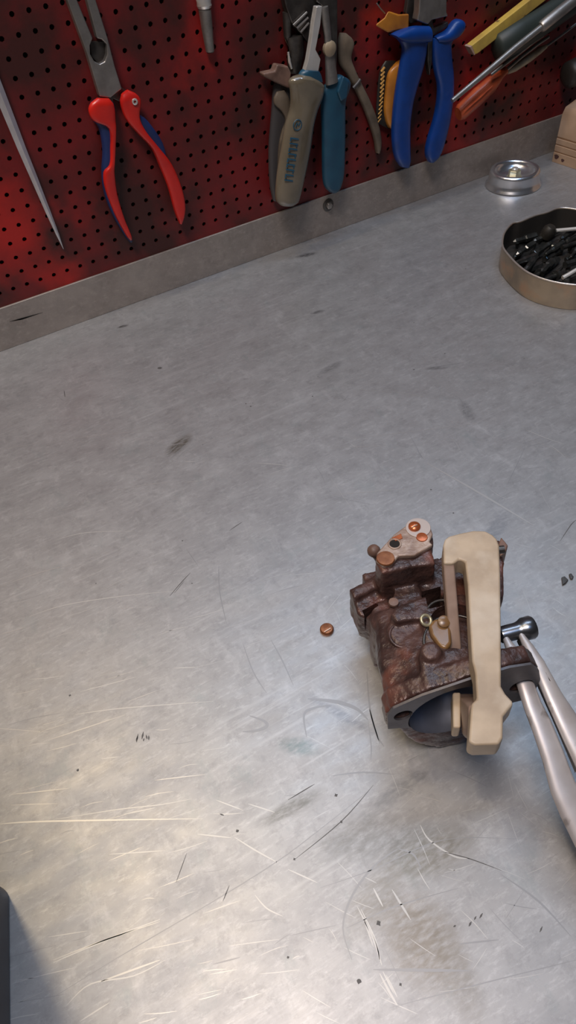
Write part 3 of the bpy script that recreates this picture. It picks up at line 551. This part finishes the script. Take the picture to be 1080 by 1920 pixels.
def bit_mesh(kind):
    b = NB()
    if kind == 0: lathe(b, (0, 0, 0), [(0, -13), (3.1, -13), (3.5, -12.4), (3.5, -1), (2.6, 0), (2.3, 6), (2.9, 8), (2.4, 11), (.8, 13), (0, 13.2)], (1, 0, 0), 6)
    elif kind == 1: lathe(b, (0, 0, 0), [(0, -12), (3.3, -12), (3.4, 2), (2.4, 4), (2.4, 11), (2.0, 12), (0, 12)], (1, 0, 0), 6)
    elif kind == 2: lathe(b, (0, 0, 0), [(0, -14), (2.2, -14), (2.2, 9), (4.6, 9.4), (4.4, 12.4), (3, 13.6), (0, 13.6)], (1, 0, 0), 14)
    else: lathe(b, (0, 0, 0), [(0, -16), (2.8, -16), (2.8, 2), (1.6, 5), (1.4, 14), (0, 15)], (1, 0, 0), 8)
    for v in b.verts: v.co *= MM
    bmesh.ops.recalc_face_normals(b, faces=b.faces[:])
    me = bpy.data.meshes.new('driver_bit'); b.to_mesh(me); b.free(); me.materials.append(m_bit); return me
meshes = [bit_mesh(i) for i in range(4)]
proto = [bpy.data.objects.new('driver_bit', me) for me in meshes]
a_main = math.atan2((T(1060, 500, 8) - T(960, 470, 8)).y, (T(1060, 500, 8) - T(960, 470, 8)).x)
up_dir = T(1020, 470, 8) - T(985, 492, 8); a_main = math.atan2(up_dir.y, up_dir.x)
def inside(p, m_):
    c = False; q = [(cm.x + (v.x - cm.x) * m_, cm.y + (v.y - cm.y) * m_) for v in full]
    for i in range(len(q)):
        (x1, y1), (x2, y2) = q[i - 1], q[i]
        if (y1 > p[1]) != (y2 > p[1]) and p[0] < (x2 - x1) * (p[1] - y1) / (y2 - y1) + x1: c = not c
    return c
nb = 0; used = []
for layer, (zc, cnt) in enumerate(((5.2, 34), (11.2, 26))):
    tries = 0; k_ = 0; here = []
    while k_ < cnt and tries < 6000:
        tries += 1
        x = random.uniform(cm.x - 75, cm.x + 45); y = random.uniform(cm.y - 70, cm.y + 70)
        ang = a_main + random.gauss(0, .22) + (math.pi if random.random() < .5 else 0)
        ends = [(x + math.cos(ang) * s, y + math.sin(ang) * s) for s in (-15, 15)]
        if not all(inside(e, .9) for e in ends): continue
        ok = True
        for (hx, hy) in here:
            dx, dy = hx - x, hy - y
            al, ac = abs(dx * math.cos(a_main) + dy * math.sin(a_main)), abs(-dx * math.sin(a_main) + dy * math.cos(a_main))
            if al < 27 and ac < 7.6: ok = False; break
        if not ok: continue
        here.append((x, y)); ki = random.choice([0, 0, 1, 2, 3])
        o = proto[ki] if nb == 0 and ki == 0 else proto[ki].copy()
        o.name = 'driver_bit'
        o.location = Vector((x, y, zc + random.uniform(-.3, .6))) * MM; o.rotation_euler = (random.random() * 6, random.gauss(0, .05), ang)
        link(o, 'small dark steel bit lying among the others in the battered tin', 'bit', 'dark bits in the tin'); nb += 1; k_ += 1
for q in proto:
    if not q.users_collection: bpy.data.objects.remove(q)
b = NB(); p0, p1 = T(1043, 432, 17), T(1100, 427, 17)
tube(b, [p0, p1], 2.6, 4, squash=.5, phase=.785); obj('flat_bar', b, m_bitl, bevel=.3, label='bright flat metal strip lying on top of the dark bits in the tin', cat='strip', loc=(p0 + p1) / 2)
b = NB(); p = T(1027, 437, 15); lathe(b, p, [(0, 8), (4, 7.4), (6.2, 4.5), (6.6, 0), (6.2, -4), (5, -5), (0, -5)], (.2, -.3, 1), 20); obj('knob', b, m_bgrip, label='round black knob lying in the tin left of the bright strip', cat='knob', loc=p)
b = NB(); p = T(1078, 512, 17); tube(b, [T(1055, 521, 15), T(1066, 515, 16), T(1084, 504, 17)], [1.8, 1.8, 1.7], 8); obj('bright_pin', b, m_bitl, label='short bright pin at the near side of the tin', cat='pin', loc=p)

# grooved wooden block
P0, P1 = T(1034.7, 303), T(1082, 318.7); d_ = (P1 - P0).normalized(); nn = Vector((d_.y, -d_.x, 0)); nn = nn if nn.dot(CAM - P0) > 0 else -nn
wd = thing('wooden_block', P0 + d_ * 60 - nn * 20, 'pale wooden block with grooves along its foot, at the right edge of the picture', 'block')
def wb(u, v, z): return P0 + d_ * u - nn * v + ZX * z
prof = [(0, 0), (0, 10.5), (1.5, 11.2), (.3, 12), (.3, 18), (1.8, 18.8), (.6, 19.6), (.6, 25), (2.0, 26), (1.2, 27), (2.5, 50), (6, 56), (34, 62), (36, 0)]
b = NB(); prism(b, [wb(0, v, z) for v, z in prof], d_ * 120); obj('block', b, m_wood, wd, bevel=.35, seg=2)
b = NB()
for zg, vg in ((11.2, 1.1), (18.8, 1.4), (26, 1.6)): prism(b, [wb(.3, vg - .5, zg - .7), wb(.3, vg - .5, zg + .7), wb(.3, vg + 2, zg + .7), wb(.3, vg + 2, zg - .7)], d_ * 119.4)
obj('groove', b, m_wood2, wd)
for u_, z_, r_ in ((5, 6.5, 3.2), (14, 4.8, 2.2), (43, 5, 2.6)):
    b = NB(); c_ = wb(u_, -.12, z_); b.faces.new([b.verts.new(c_ + d_ * r_ * math.cos(j * .628) * (1 + .3 * math.sin(j * 2)) + ZX * r_ * .8 * math.sin(j * .628)) for j in range(10)])
    obj('oil_spot', b, m_stain, wd)

# ------------------------------------------------------------------ carburettor
cb = thing('carburetor', Lc(0, 40, 0), 'old corroded brown carburetor lying on its side with its white plastic float on top', 'carburetor')
def lbox(bm, a0, a1, b0, b1, z0, z1): return prism(bm, [Lc(a0, b0, z0), Lc(a1, b0, z0), Lc(a1, b1, z0), Lc(a0, b1, z0)], ZX * (z1 - z0))
flange_az = [(-31.5, 42), (-32, 57), (-29.5, 63), (-16.6, 69.2), (-2.5, 72.6), (9, 75.5), (22, 77), (32, 75.5), (37, 68), (39.5, 58), (39, 48), (35.5, 39.5), (29, 40), (30, 28), (26, 14), (18, 4), (8, 0), (-2, 1.5), (-10, 7), (-19, 20), (-25.5, 37), (-26.5, 42.6)]
def carve(bm_add, bm_cut, name, voxel=.9, disp=.5):
    def mk(bm_, nm):
        bmesh.ops.recalc_face_normals(bm_, faces=bm_.faces[:])
        for v in bm_.verts: v.co *= MM
        me = bpy.data.meshes.new(nm); bm_.to_mesh(me); bm_.free(); o = bpy.data.objects.new(nm, me); C.objects.link(o); return o
    A = mk(bm_add, 'tmp_add'); r = A.modifiers.new('r', 'REMESH'); r.mode = 'VOXEL'; r.voxel_size = voxel * MM
    s = A.modifiers.new('s', 'SMOOTH'); s.iterations = 4; s.factor = .5
    K = None
    if bm_cut:
        K = mk(bm_cut, 'tmp_cut'); bo_ = A.modifiers.new('b', 'BOOLEAN'); bo_.operation = 'DIFFERENCE'; bo_.solver = 'EXACT'; bo_.object = K
        bo_.use_self = True
    dg = bpy.context.evaluated_depsgraph_get(); me = bpy.data.meshes.new_from_object(A.evaluated_get(dg))
    bpy.data.objects.remove(A)
    if K: bpy.data.objects.remove(K)
    bm_ = NB(); bm_.from_mesh(me); bpy.data.meshes.remove(me)
    for v in bm_.verts: v.co /= MM
    if disp:
        bm_.normal_update()
        for v in bm_.verts:
            q = v.co * .16
            v.co += v.normal * disp * (mnoise.noise(q) + .5 * mnoise.noise(q * 2.7))
    return bm_
A = NB()
prism(A, [Lc(a, 0.4, z) for a, z in flange_az], BX * 8.5)                                  # mounting flange
zprism(A, [(703, 1168), (697, 1205), (701, 1245), (712, 1298), (729, 1345)] + [], 58, 57) if False else None
rings(A, [[Lc(af, 2, zf), Lc(af * .94, 22, zm), Lc(ab, 52, zk), Lc(ab, 52, zb_ * .6), Lc(af * .94, 2, zb_)] for af, zf, zm, ab, zk, zb_ in
          ((-31, 57.5, 58, -23, 56, 44), (-29, 62, 61, -21, 58.5, 42), (-16.5, 68.2, 65, -13, 60, 22), (-2.5, 71.6, 67, -2, 60.5, 14), (9, 74, 68, 9, 60.5, 14), (24, 75.5, 68, 22, 60.5, 16))])   # bowl block, its deck rising to the flange
lbox(A, -21, 22, 46, 82, 9, 50)                                                         # rear block
zprism(A, [(654, 1104), (713, 1075), (727, 1090), (722, 1150), (704, 1163), (672, 1152)], 52, 30)                             # inlet boss
zprism(A, [(655, 1104), (712, 1076), (722, 1092), (664, 1122)], 56, 34)
zprism(A, [(693, 1160), (700, 1130), (728, 1120), (735, 1190), (702, 1185)], 56, 20)
zprism(A, [(733, 1150), (740, 1136), (800, 1116), (842, 1108), (842, 1150), (742, 1166)], 67, 50)                             # raised bar
zprism(A, [(730, 1140), (742, 1100), (782, 1090), (795, 1125), (745, 1140)], 60, 40)                                         # brown web
zprism(A, [(704, 1052), (706, 1036), (737, 1003), (776, 976), (804, 983), (813, 1006), (811, 1030), (816, 1056), (775, 1062), (716, 1074)], 75, 14)   # tower under the plate
zprism(A, [(775, 1066), (840, 1038), (842, 1115), (800, 1120), (780, 1100)], 58, 20)                                         # dark rear recess
zprism(A, [(845, 1010), (935, 1012), (952, 1022), (944, 1040), (945, 1120), (850, 1120)], 62, 20)                            # rear right corner
zprism(A, [(785, 1226), (885, 1205), (895, 1262), (850, 1276), (797, 1292)], 71, 55)                                        # raised panel
zprism(A, [(690, 1265), (698, 1220), (704, 1180), (722, 1175), (728, 1330)], 60, 40) if False else None
lathe(A, T(757, 1192, 58), [(0, 0), (8, 0), (8, 5.4), (0, 5.4)], seg=24)
lathe(A, T(806, 1236, 66), [(0, 0), (5.0, 0), (4.6, 8), (0, 8)], seg=20)
lathe(A, T(855, 1200, 52), [(0, 0), (17, 0), (17, 14.5), (0, 14.5)], seg=32)                                                      # needle well wall
Kc = NB()
lathe(Kc, Lc(1, -6, 45), [(0, 0), (22.8, 0), (22.8, 17), (14.2, 23), (14.2, 48), (0, 48)], tuple(BX), 48)              # bore
lathe(Kc, Lc(-24.4, -6, 53.5), [(0, 0), (4.4, 0), (4.4, 14), (0, 14)], tuple(BX), 24)          # left stud hole
lathe(Kc, Lc(30.6, -6, 55.5), [(0, 0), (5.6, 0), (5.6, 30), (0, 30)], tuple(BX), 24)           # right stud hole
lathe(Kc, T(855, 1196, 58), [(0, 0), (13.5, 0), (13.5, 24), (0, 24)], seg=32)                  # needle well
zprism(Kc, [(795, 1060), (832, 1050), (838, 1105), (806, 1112)], 80, 34)                       # rear cavity
zprism(Kc, [(678, 1128), (706, 1114), (710, 1128), (684, 1142)], 60, 40)                       # slot in the inlet boss
bmc = carve(A, Kc, 'body', .95, .45)
obj('body', bmc, m_carb, cb, sharp=55)
# machined flange face with bore and stud holes
def holed_plate(outline, holes, thick):
    bm_ = NB(); edges = []
    loops = [outline] + [[(a + r * math.cos(i * math.pi / 14), z + r * math.sin(i * math.pi / 14)) for i in range(28)] for a, z, r in holes]
    for lp in loops:
        vs = [bm_.verts.new(Lc(a, 0.1, z)) for a, z in lp]
        edges += [bm_.edges.new((vs[i - 1], vs[i])) for i in range(len(vs))]
    fs = [g for g in bmesh.ops.triangle_fill(bm_, use_beauty=True, edges=edges)['geom'] if isinstance(g, bmesh.types.BMFace)]
    ex = bmesh.ops.extrude_face_region(bm_, geom=fs)
    for g in ex['geom']:
        if isinstance(g, bmesh.types.BMVert): g.co -= BX * thick
    return bm_
arc = [(1 + 22.7 * math.cos(math.radians(t_)), 45 + 22.7 * math.sin(math.radians(t_))) for t_ in range(-10, 205, 8)]
up_az = [(-31.2, 42.6), (-31.7, 57), (-29.2, 62.7), (-16.6, 68.8), (-2.5, 72.2), (9, 75), (22, 76.5), (31.8, 75), (36.6, 67.6), (39, 58), (38.6, 48.2), (35, 40.2), (28, 40)] + arc + [(-26, 41)]
obj('flange_face', holed_plate(up_az, [(-24.4, 53.5, 4.4), (30.6, 55.5, 5.6)], 1.1), m_carbgrey, cb, sharp=30)
b = NB(); lathe(b, Lc(1, 0, 45), [(22.2, -.6), (22.1, 10.5), (13.6, 16.6), (13.4, 41.4)], tuple(BX), 56)
for f in [f for f in b.faces if len(f.verts) > 4]: b.faces.remove(f)
obj('throat', b, m_bore, cb, sharp=80)
b = NB(); lathe(b, Lc(1, 27, 45), [(0, 0), (13.2, 0), (13.2, 1.4), (0, 1.4)], (BX.x * .9, BX.y * .9, .44), 40); obj('throttle_plate', b, m_carbgrey, cb)
b = NB(); tube(b, [Lc(-12, 26.6, 45), Lc(14, 26.6, 45)], 1.8, 14); obj('throttle_shaft', b, m_steel, cb)
b = NB(); lathe(b, Lc(-24.4, 3.2, 53.5), [(0, 0), (4.2, 0), (4.2, -.6), (0, -1.2)], tuple(BX), 20); obj('plug', b, m_steel, cb)
# beige cover plate with copper screws
plate_px = [(705, 1050), (707, 1037), (738, 1003), (776, 975), (790, 973), (804, 981), (812, 1002), (805, 1016), (812, 1022), (777, 1042), (748, 1043), (735, 1058), (718, 1061)]
b = NB(); zprism(b, [(px, py - 1) for px, py in plate_px], 77.6, 74.6); cp = obj('cover_plate', b, m_plate, cb, bevel=.8)
ZP = 77.6
b = NB(); lathe(b, T(784, 990, ZP), [(0, 0), (6.4, 0), (6.2, .5), (0, .5)], seg=28); wa = obj('washer', b, m_washer, cb, bevel=.12)
b = NB(); lathe(b, T(777, 988, ZP + .5), [(0, 0), (3.1, 0), (3.0, .9), (2.2, 1.7), (0, 2.1)], seg=24); sw = obj('screw', b, m_copper, cb, label='copper coloured screw in the cover plate')
p0, p1 = T(772, 989, ZP + 2.5), T(782, 984, ZP + 2.5)
b = NB(); tube(b, [p0, (p0 + p1) / 2 + ZX * .25, p1], .35, 6); obj('slot', b, m_silver, sw)
b = NB(); lathe(b, T(791, 1008, ZP - .2), [(0, 0), (3.0, 0), (2.7, .7), (0, 1.0)], seg=20); obj('copper_plug', b, m_copper, cb)
b = NB(); lathe(b, T(723, 1047, ZP - .2), [(0, 0), (4.6, 0), (4.2, .5), (2, .6), (0, .5)], seg=24); obj('copper_plug', b, m_screw, cb)
b = NB(); zprism(b, [(735, 1008), (752, 1000), (755, 1009), (742, 1014)], ZP + .4, ZP - .5); obj('copper_patch', b, m_copper, cb, bevel=.2)
b = NB(); lathe(b, T(740, 1020, ZP - .1), [(0, 0), (2.6, 0), (2.4, .25), (0, .2)], seg=20); obj('painted_hole_disc', b, m_dark, cb)  # flat disc, the hole's inner darkness painted as colour
b = NB(); torus(b, T(740, 1020, ZP), 3.0, .55, seg=24); obj('hole_rim', b, m_plate, cb)
b = NB(); p = T(701, 1033, 69); lathe(b, p, [(0, 3.4), (1.8, 3), (3.1, 1.6), (3.5, 0), (3.1, -1.6), (2.4, -3), (2.2, -12), (0, -12)], (-.35, .1, 1), 20); obj('ball_stud', b, m_brown, cb)
# small fittings on the body
b = NB(); lathe(b, T(738, 1131, 61), [(0, 0), (2.6, 0), (2.4, 1.3), (0, 1.7)], seg=18); obj('small_screw', b, m_brown, cb)
b = NB(); torus(b, T(757, 1191, 63.2), 6.6, .8, seg=28, a0=-70, a1=120); obj('seal_ring', b, m_carb, cb)
b = NB(); torus(b, T(799, 1163, 68.5), 2.5, .8, (.2, -.5, 1), 24); obj('eyelet', b, m_nut, cb)
b = NB(); zprism(b, [(803, 1172), (812, 1160), (838, 1156), (846, 1178), (848, 1205), (838, 1217), (824, 1212), (808, 1190)], 69, 58); obj('amber_guide', b, m_amber, cb, bevel=2.6)
b = NB(); lathe(b, T(832, 1166, 70), [(0, -4), (2.8, -3), (2.8, 1.0), (1.4, 1.6), (0, 1.6)], (-.1, -.3, 1), 20); obj('needle', b, m_amber, cb)
b = NB(); torus(b, T(857, 1206, 66), 15, .7, seg=40, a0=0, a1=360); obj('well_rim', b, m_dsteel, cb)
b = NB(); torus(b, T(835, 1155, 66), 9, .7, seg=20, a0=20, a1=170); obj('spring_clip', b, m_dsteel, cb)
b = NB(); zprism(b, [(940, 1006), (953, 1022), (947, 1036), (938, 1043), (935, 1020)], 64, 50); obj('corner_lug', b, m_brown, cb, bevel=.8)
# white plastic float
ZF = 90.0
fl = NB()
zprism(fl, [(831, 1021), (834, 1011), (841, 1005), (862, 999), (888, 994), (910, 994.5), (924, 1002), (932, 1010), (936.5, 1022), (938.5, 1082), (939.5, 1175), (940, 1240), (940, 1286), (948, 1300), (961, 1314), (963, 1319), (944, 1343), (943, 1383), (936, 1395), (891, 1396.5), (879, 1391), (883, 1330), (884, 1318), (894, 1310), (891, 1261), (885.5, 1239), (881, 1163), (877, 1094), (872, 1052), (861, 1048), (851, 1056), (832, 1056)], ZF, ZF - 11)
fo = obj('float', fl, m_float, cb, bevel=1.6)
b = NB(); prism(b, [T(*p, ZF - 9) for p in [(879, 1322), (941, 1322), (941, 1382), (934, 1392), (891, 1394), (878, 1388)]], None, pts2=[T(*p, 54) for p in [(856, 1300), (930, 1300), (936, 1376), (930, 1386), (884, 1391), (866, 1378)]]); obj('lobe', b, m_floatshade, fo, bevel=2.0)
b = NB(); zprism(b, [(848.5, 1297), (864, 1297), (864, 1364), (849.5, 1364)], 62, 52); obj('lobe_tab', b, m_float, fo, bevel=1.0)
b = NB(); prism(b, [T(831, 1050, ZF), T(852, 1050, ZF), T(866, 1218, 62), T(844, 1220, 62)], None, pts2=[T(831, 1050, ZF) - ZX * 10, T(852, 1050, ZF) - ZX * 10, T(866, 1218, 62) - ZX * 8, T(844, 1220, 62) - ZX * 8]); obj('arm', b, m_floatshade, fo, bevel=1.0)
b = NB(); tube(b, [T(848, 1040, ZF - 14), T(945, 1030, ZF - 14)], 2.0, 12); obj('hinge_pin', b, m_dsteel, cb)

# ------------------------------------------------------------------ pin and needle nose pliers reaching through the flange
ZJ = 54.5
pn = NB(); p0, p1 = T(938, 1191, ZJ), T(1000, 1175, ZJ); dv = (p1 - p0); Lp = dv.length
lathe(pn, p0, [(0, 0), (3.9, 0), (4.1, .6), (4.1, Lp * .48), (4.6, Lp * .6), (5.6, Lp * .7), (5.7, Lp * .93), (5.0, Lp), (2.4, Lp), (2.2, Lp - 1.5), (0, Lp - 1.5)], tuple(dv), 28)
obj('steel_pin', pn, m_pin, label='dark steel pin with a wider head, held at the tips of the nose pliers', cat='pin', loc=(p0 + p1) / 2, sharp=35)
np_ = thing('needle_nose_pliers', T(1130, 1640, 20), 'slim steel nose pliers reaching in from the right, one jaw through the carburetor flange', 'pliers')
def zlerp(y): return ZJ + 1 - 33 * max(0, (y - 1280)) / (1640 - 1280)
def jaw(bm, st, h0, h1, ex=2.2):
    R = []; n_ = len(st)
    for i, (lx, ly, rx, ry) in enumerate(st):
        y = (ly + ry) / 2; z = zlerp(y); a, c = T(lx, ly, z), T(rx, ry, z); u = (c - a) / 2; mid = (a + c) / 2; h = h0 + (h1 - h0) * i / (n_ - 1); ring = []
        for k2 in range(20):
            t_ = 2 * math.pi * k2 / 20; x_, y_ = math.cos(t_), math.sin(t_)
            ring.append(mid + u * (abs(x_) ** (2 / ex) * (1 if x_ >= 0 else -1)) + ZX * h * (abs(y_) ** (2 / ex) * (1 if y_ >= 0 else -1)))
        R.append(ring)
    return rings(bm, R)
b = NB(); jaw(b, [(943, 1200, 953, 1197), (950, 1222, 968, 1214), (961, 1258, 985, 1247), (971, 1292, 1001, 1281), (983, 1330, 1015, 1318), (998, 1370, 1033, 1352), (1016.5, 1425, 1055, 1405), (1033, 1487, 1078, 1466), (1052, 1533, 1106, 1510), (1080, 1590, 1140, 1564), (1120, 1670, 1190, 1640), (1150, 1730, 1220, 1700)], 2.0, 3.6)
obj('jaw', b, m_jaw, np_, label='jaw passing through the flange hole')
b = NB(); jaw(b, [(972, 1192, 980, 1188), (981, 1215, 999, 1210), (1000, 1258, 1020, 1240), (1026, 1320, 1052, 1298), (1055, 1385, 1090, 1355), (1085, 1450, 1132, 1420), (1120, 1530, 1175, 1500), (1170, 1650, 1235, 1620)], 1.8, 3.6)
obj('jaw', b, m_jaw, np_, label='outer jaw beside the flange')
b = NB(); R_ = []   # serrated inner face of the outer jaw
st = [(970, 1200, 977, 1190), (990, 1238, 1001, 1225), (1011, 1285, 1027, 1268), (1044, 1356, 1060, 1335), (1082, 1443, 1098, 1420)]
st = catmull([tuple(map(float, s)) for s in st], 8)
for i, (lx, ly, rx, ry) in enumerate(st):
    y = (ly + ry) / 2; z = zlerp(y) - .8; a, c = T(lx, ly, z - 1.5), T(rx, ry, z + 2); hgt = 1.5 + 2.5 * i / len(st); tooth = (.35 if i % 2 else 0)
    R_.append([a + ZX * (tooth - .5), c + ZX * tooth, c - ZX * hgt, a - ZX * hgt])
rings(b, R_); obj('serrated_face', b, m_dsteel, np_, sharp=20)
b = NB(); lathe(b, T(1195, 1715, 2), [(0, 0), (12, 0), (12.5, 2), (12.5, 22), (10, 24.5), (0, 25)], seg=32); obj('pivot', b, m_jaw, np_)
for (q0, q1, q2) in (((1190, 1720), (1220, 1860), (1235, 2040)), ((1210, 1710), (1330, 1830), (1420, 1980))):
    b = NB(); tube(b, [T(*q0, 18), T(*q1, 9), T(*q2, 7)], [7, 7, 6], 16); obj('handle', b, m_blue, np_)

# ------------------------------------------------------------------ small loose things
p = T(613, 1182, 0)
t = thing('brass_screw', p, 'small slotted brown brass screw lying alone left of the carburetor', 'screw')
b = NB(); lathe(b, p, [(0, 0), (4.0, 0), (4.1, 1.6), (3.4, 2.5), (0, 2.8)], seg=28); obj('head', b, m_screw, t)
q0, q1 = T(608, 1185, 2.9), T(620, 1178, 2.9); b = NB(); tube(b, [q0, q1], .4, 6); obj('slot', b, m_silver, t)
b = NB(); p = T(1059, 1086); zprism(b, [(1053, 1082), (1059, 1080), (1066, 1087), (1061, 1093), (1055, 1096)], 1.5, 0); obj('metal_chip', b, m_dsteel, bevel=.3, label='dark triangular chip right of the float, the larger of two', cat='chip', loc=p)
b = NB(); p = T(1071, 1080); zprism(b, [(1067, 1076), (1071, 1074.5), (1076, 1081), (1074, 1085), (1069.5, 1084)], 1.5, 0); obj('metal_chip', b, m_dsteel, bevel=.3, label='tiny dark oval chip beside the larger chip, at the right picture edge', cat='chip', loc=p)

# dark case at the lower left
e0, e1 = T(18, 1690), T(20, 1925); dd = (e1 - e0).normalized(); lf = Vector((dd.y, -dd.x, 0)); lf = lf if lf.x < 0 else -lf
def cs(u, v, z): return e0 + dd * u + lf * v + ZX * z
out = [(0, 0), (150, 0), (155, 2), (158, 8), (158, 60), (-14, 60), (-14, 12)]
rc = 9
ou = [(150, 0), (158, 8), (158, 60), (-9, 60)] + [(-0 - rc * math.sin(t_), rc - rc * math.cos(t_)) for t_ in [math.pi / 2 - i * math.pi / 16 for i in range(9)]]
cs_ = thing('storage_case', cs(70, 30, 0), 'dark taupe case with a rounded corner, cut by the lower left picture edge', 'case')
b = NB(); prism(b, [cs(u, v, 0) for u, v in ou], ZX * 290); obj('shell', b, m_case, cs_, bevel=1.2)
b = NB(); prism(b, [cs(u, v + .0, 290.02) for u, v in ou], ZX * 8); obj('lid', b, m_case, cs_, bevel=1.5)
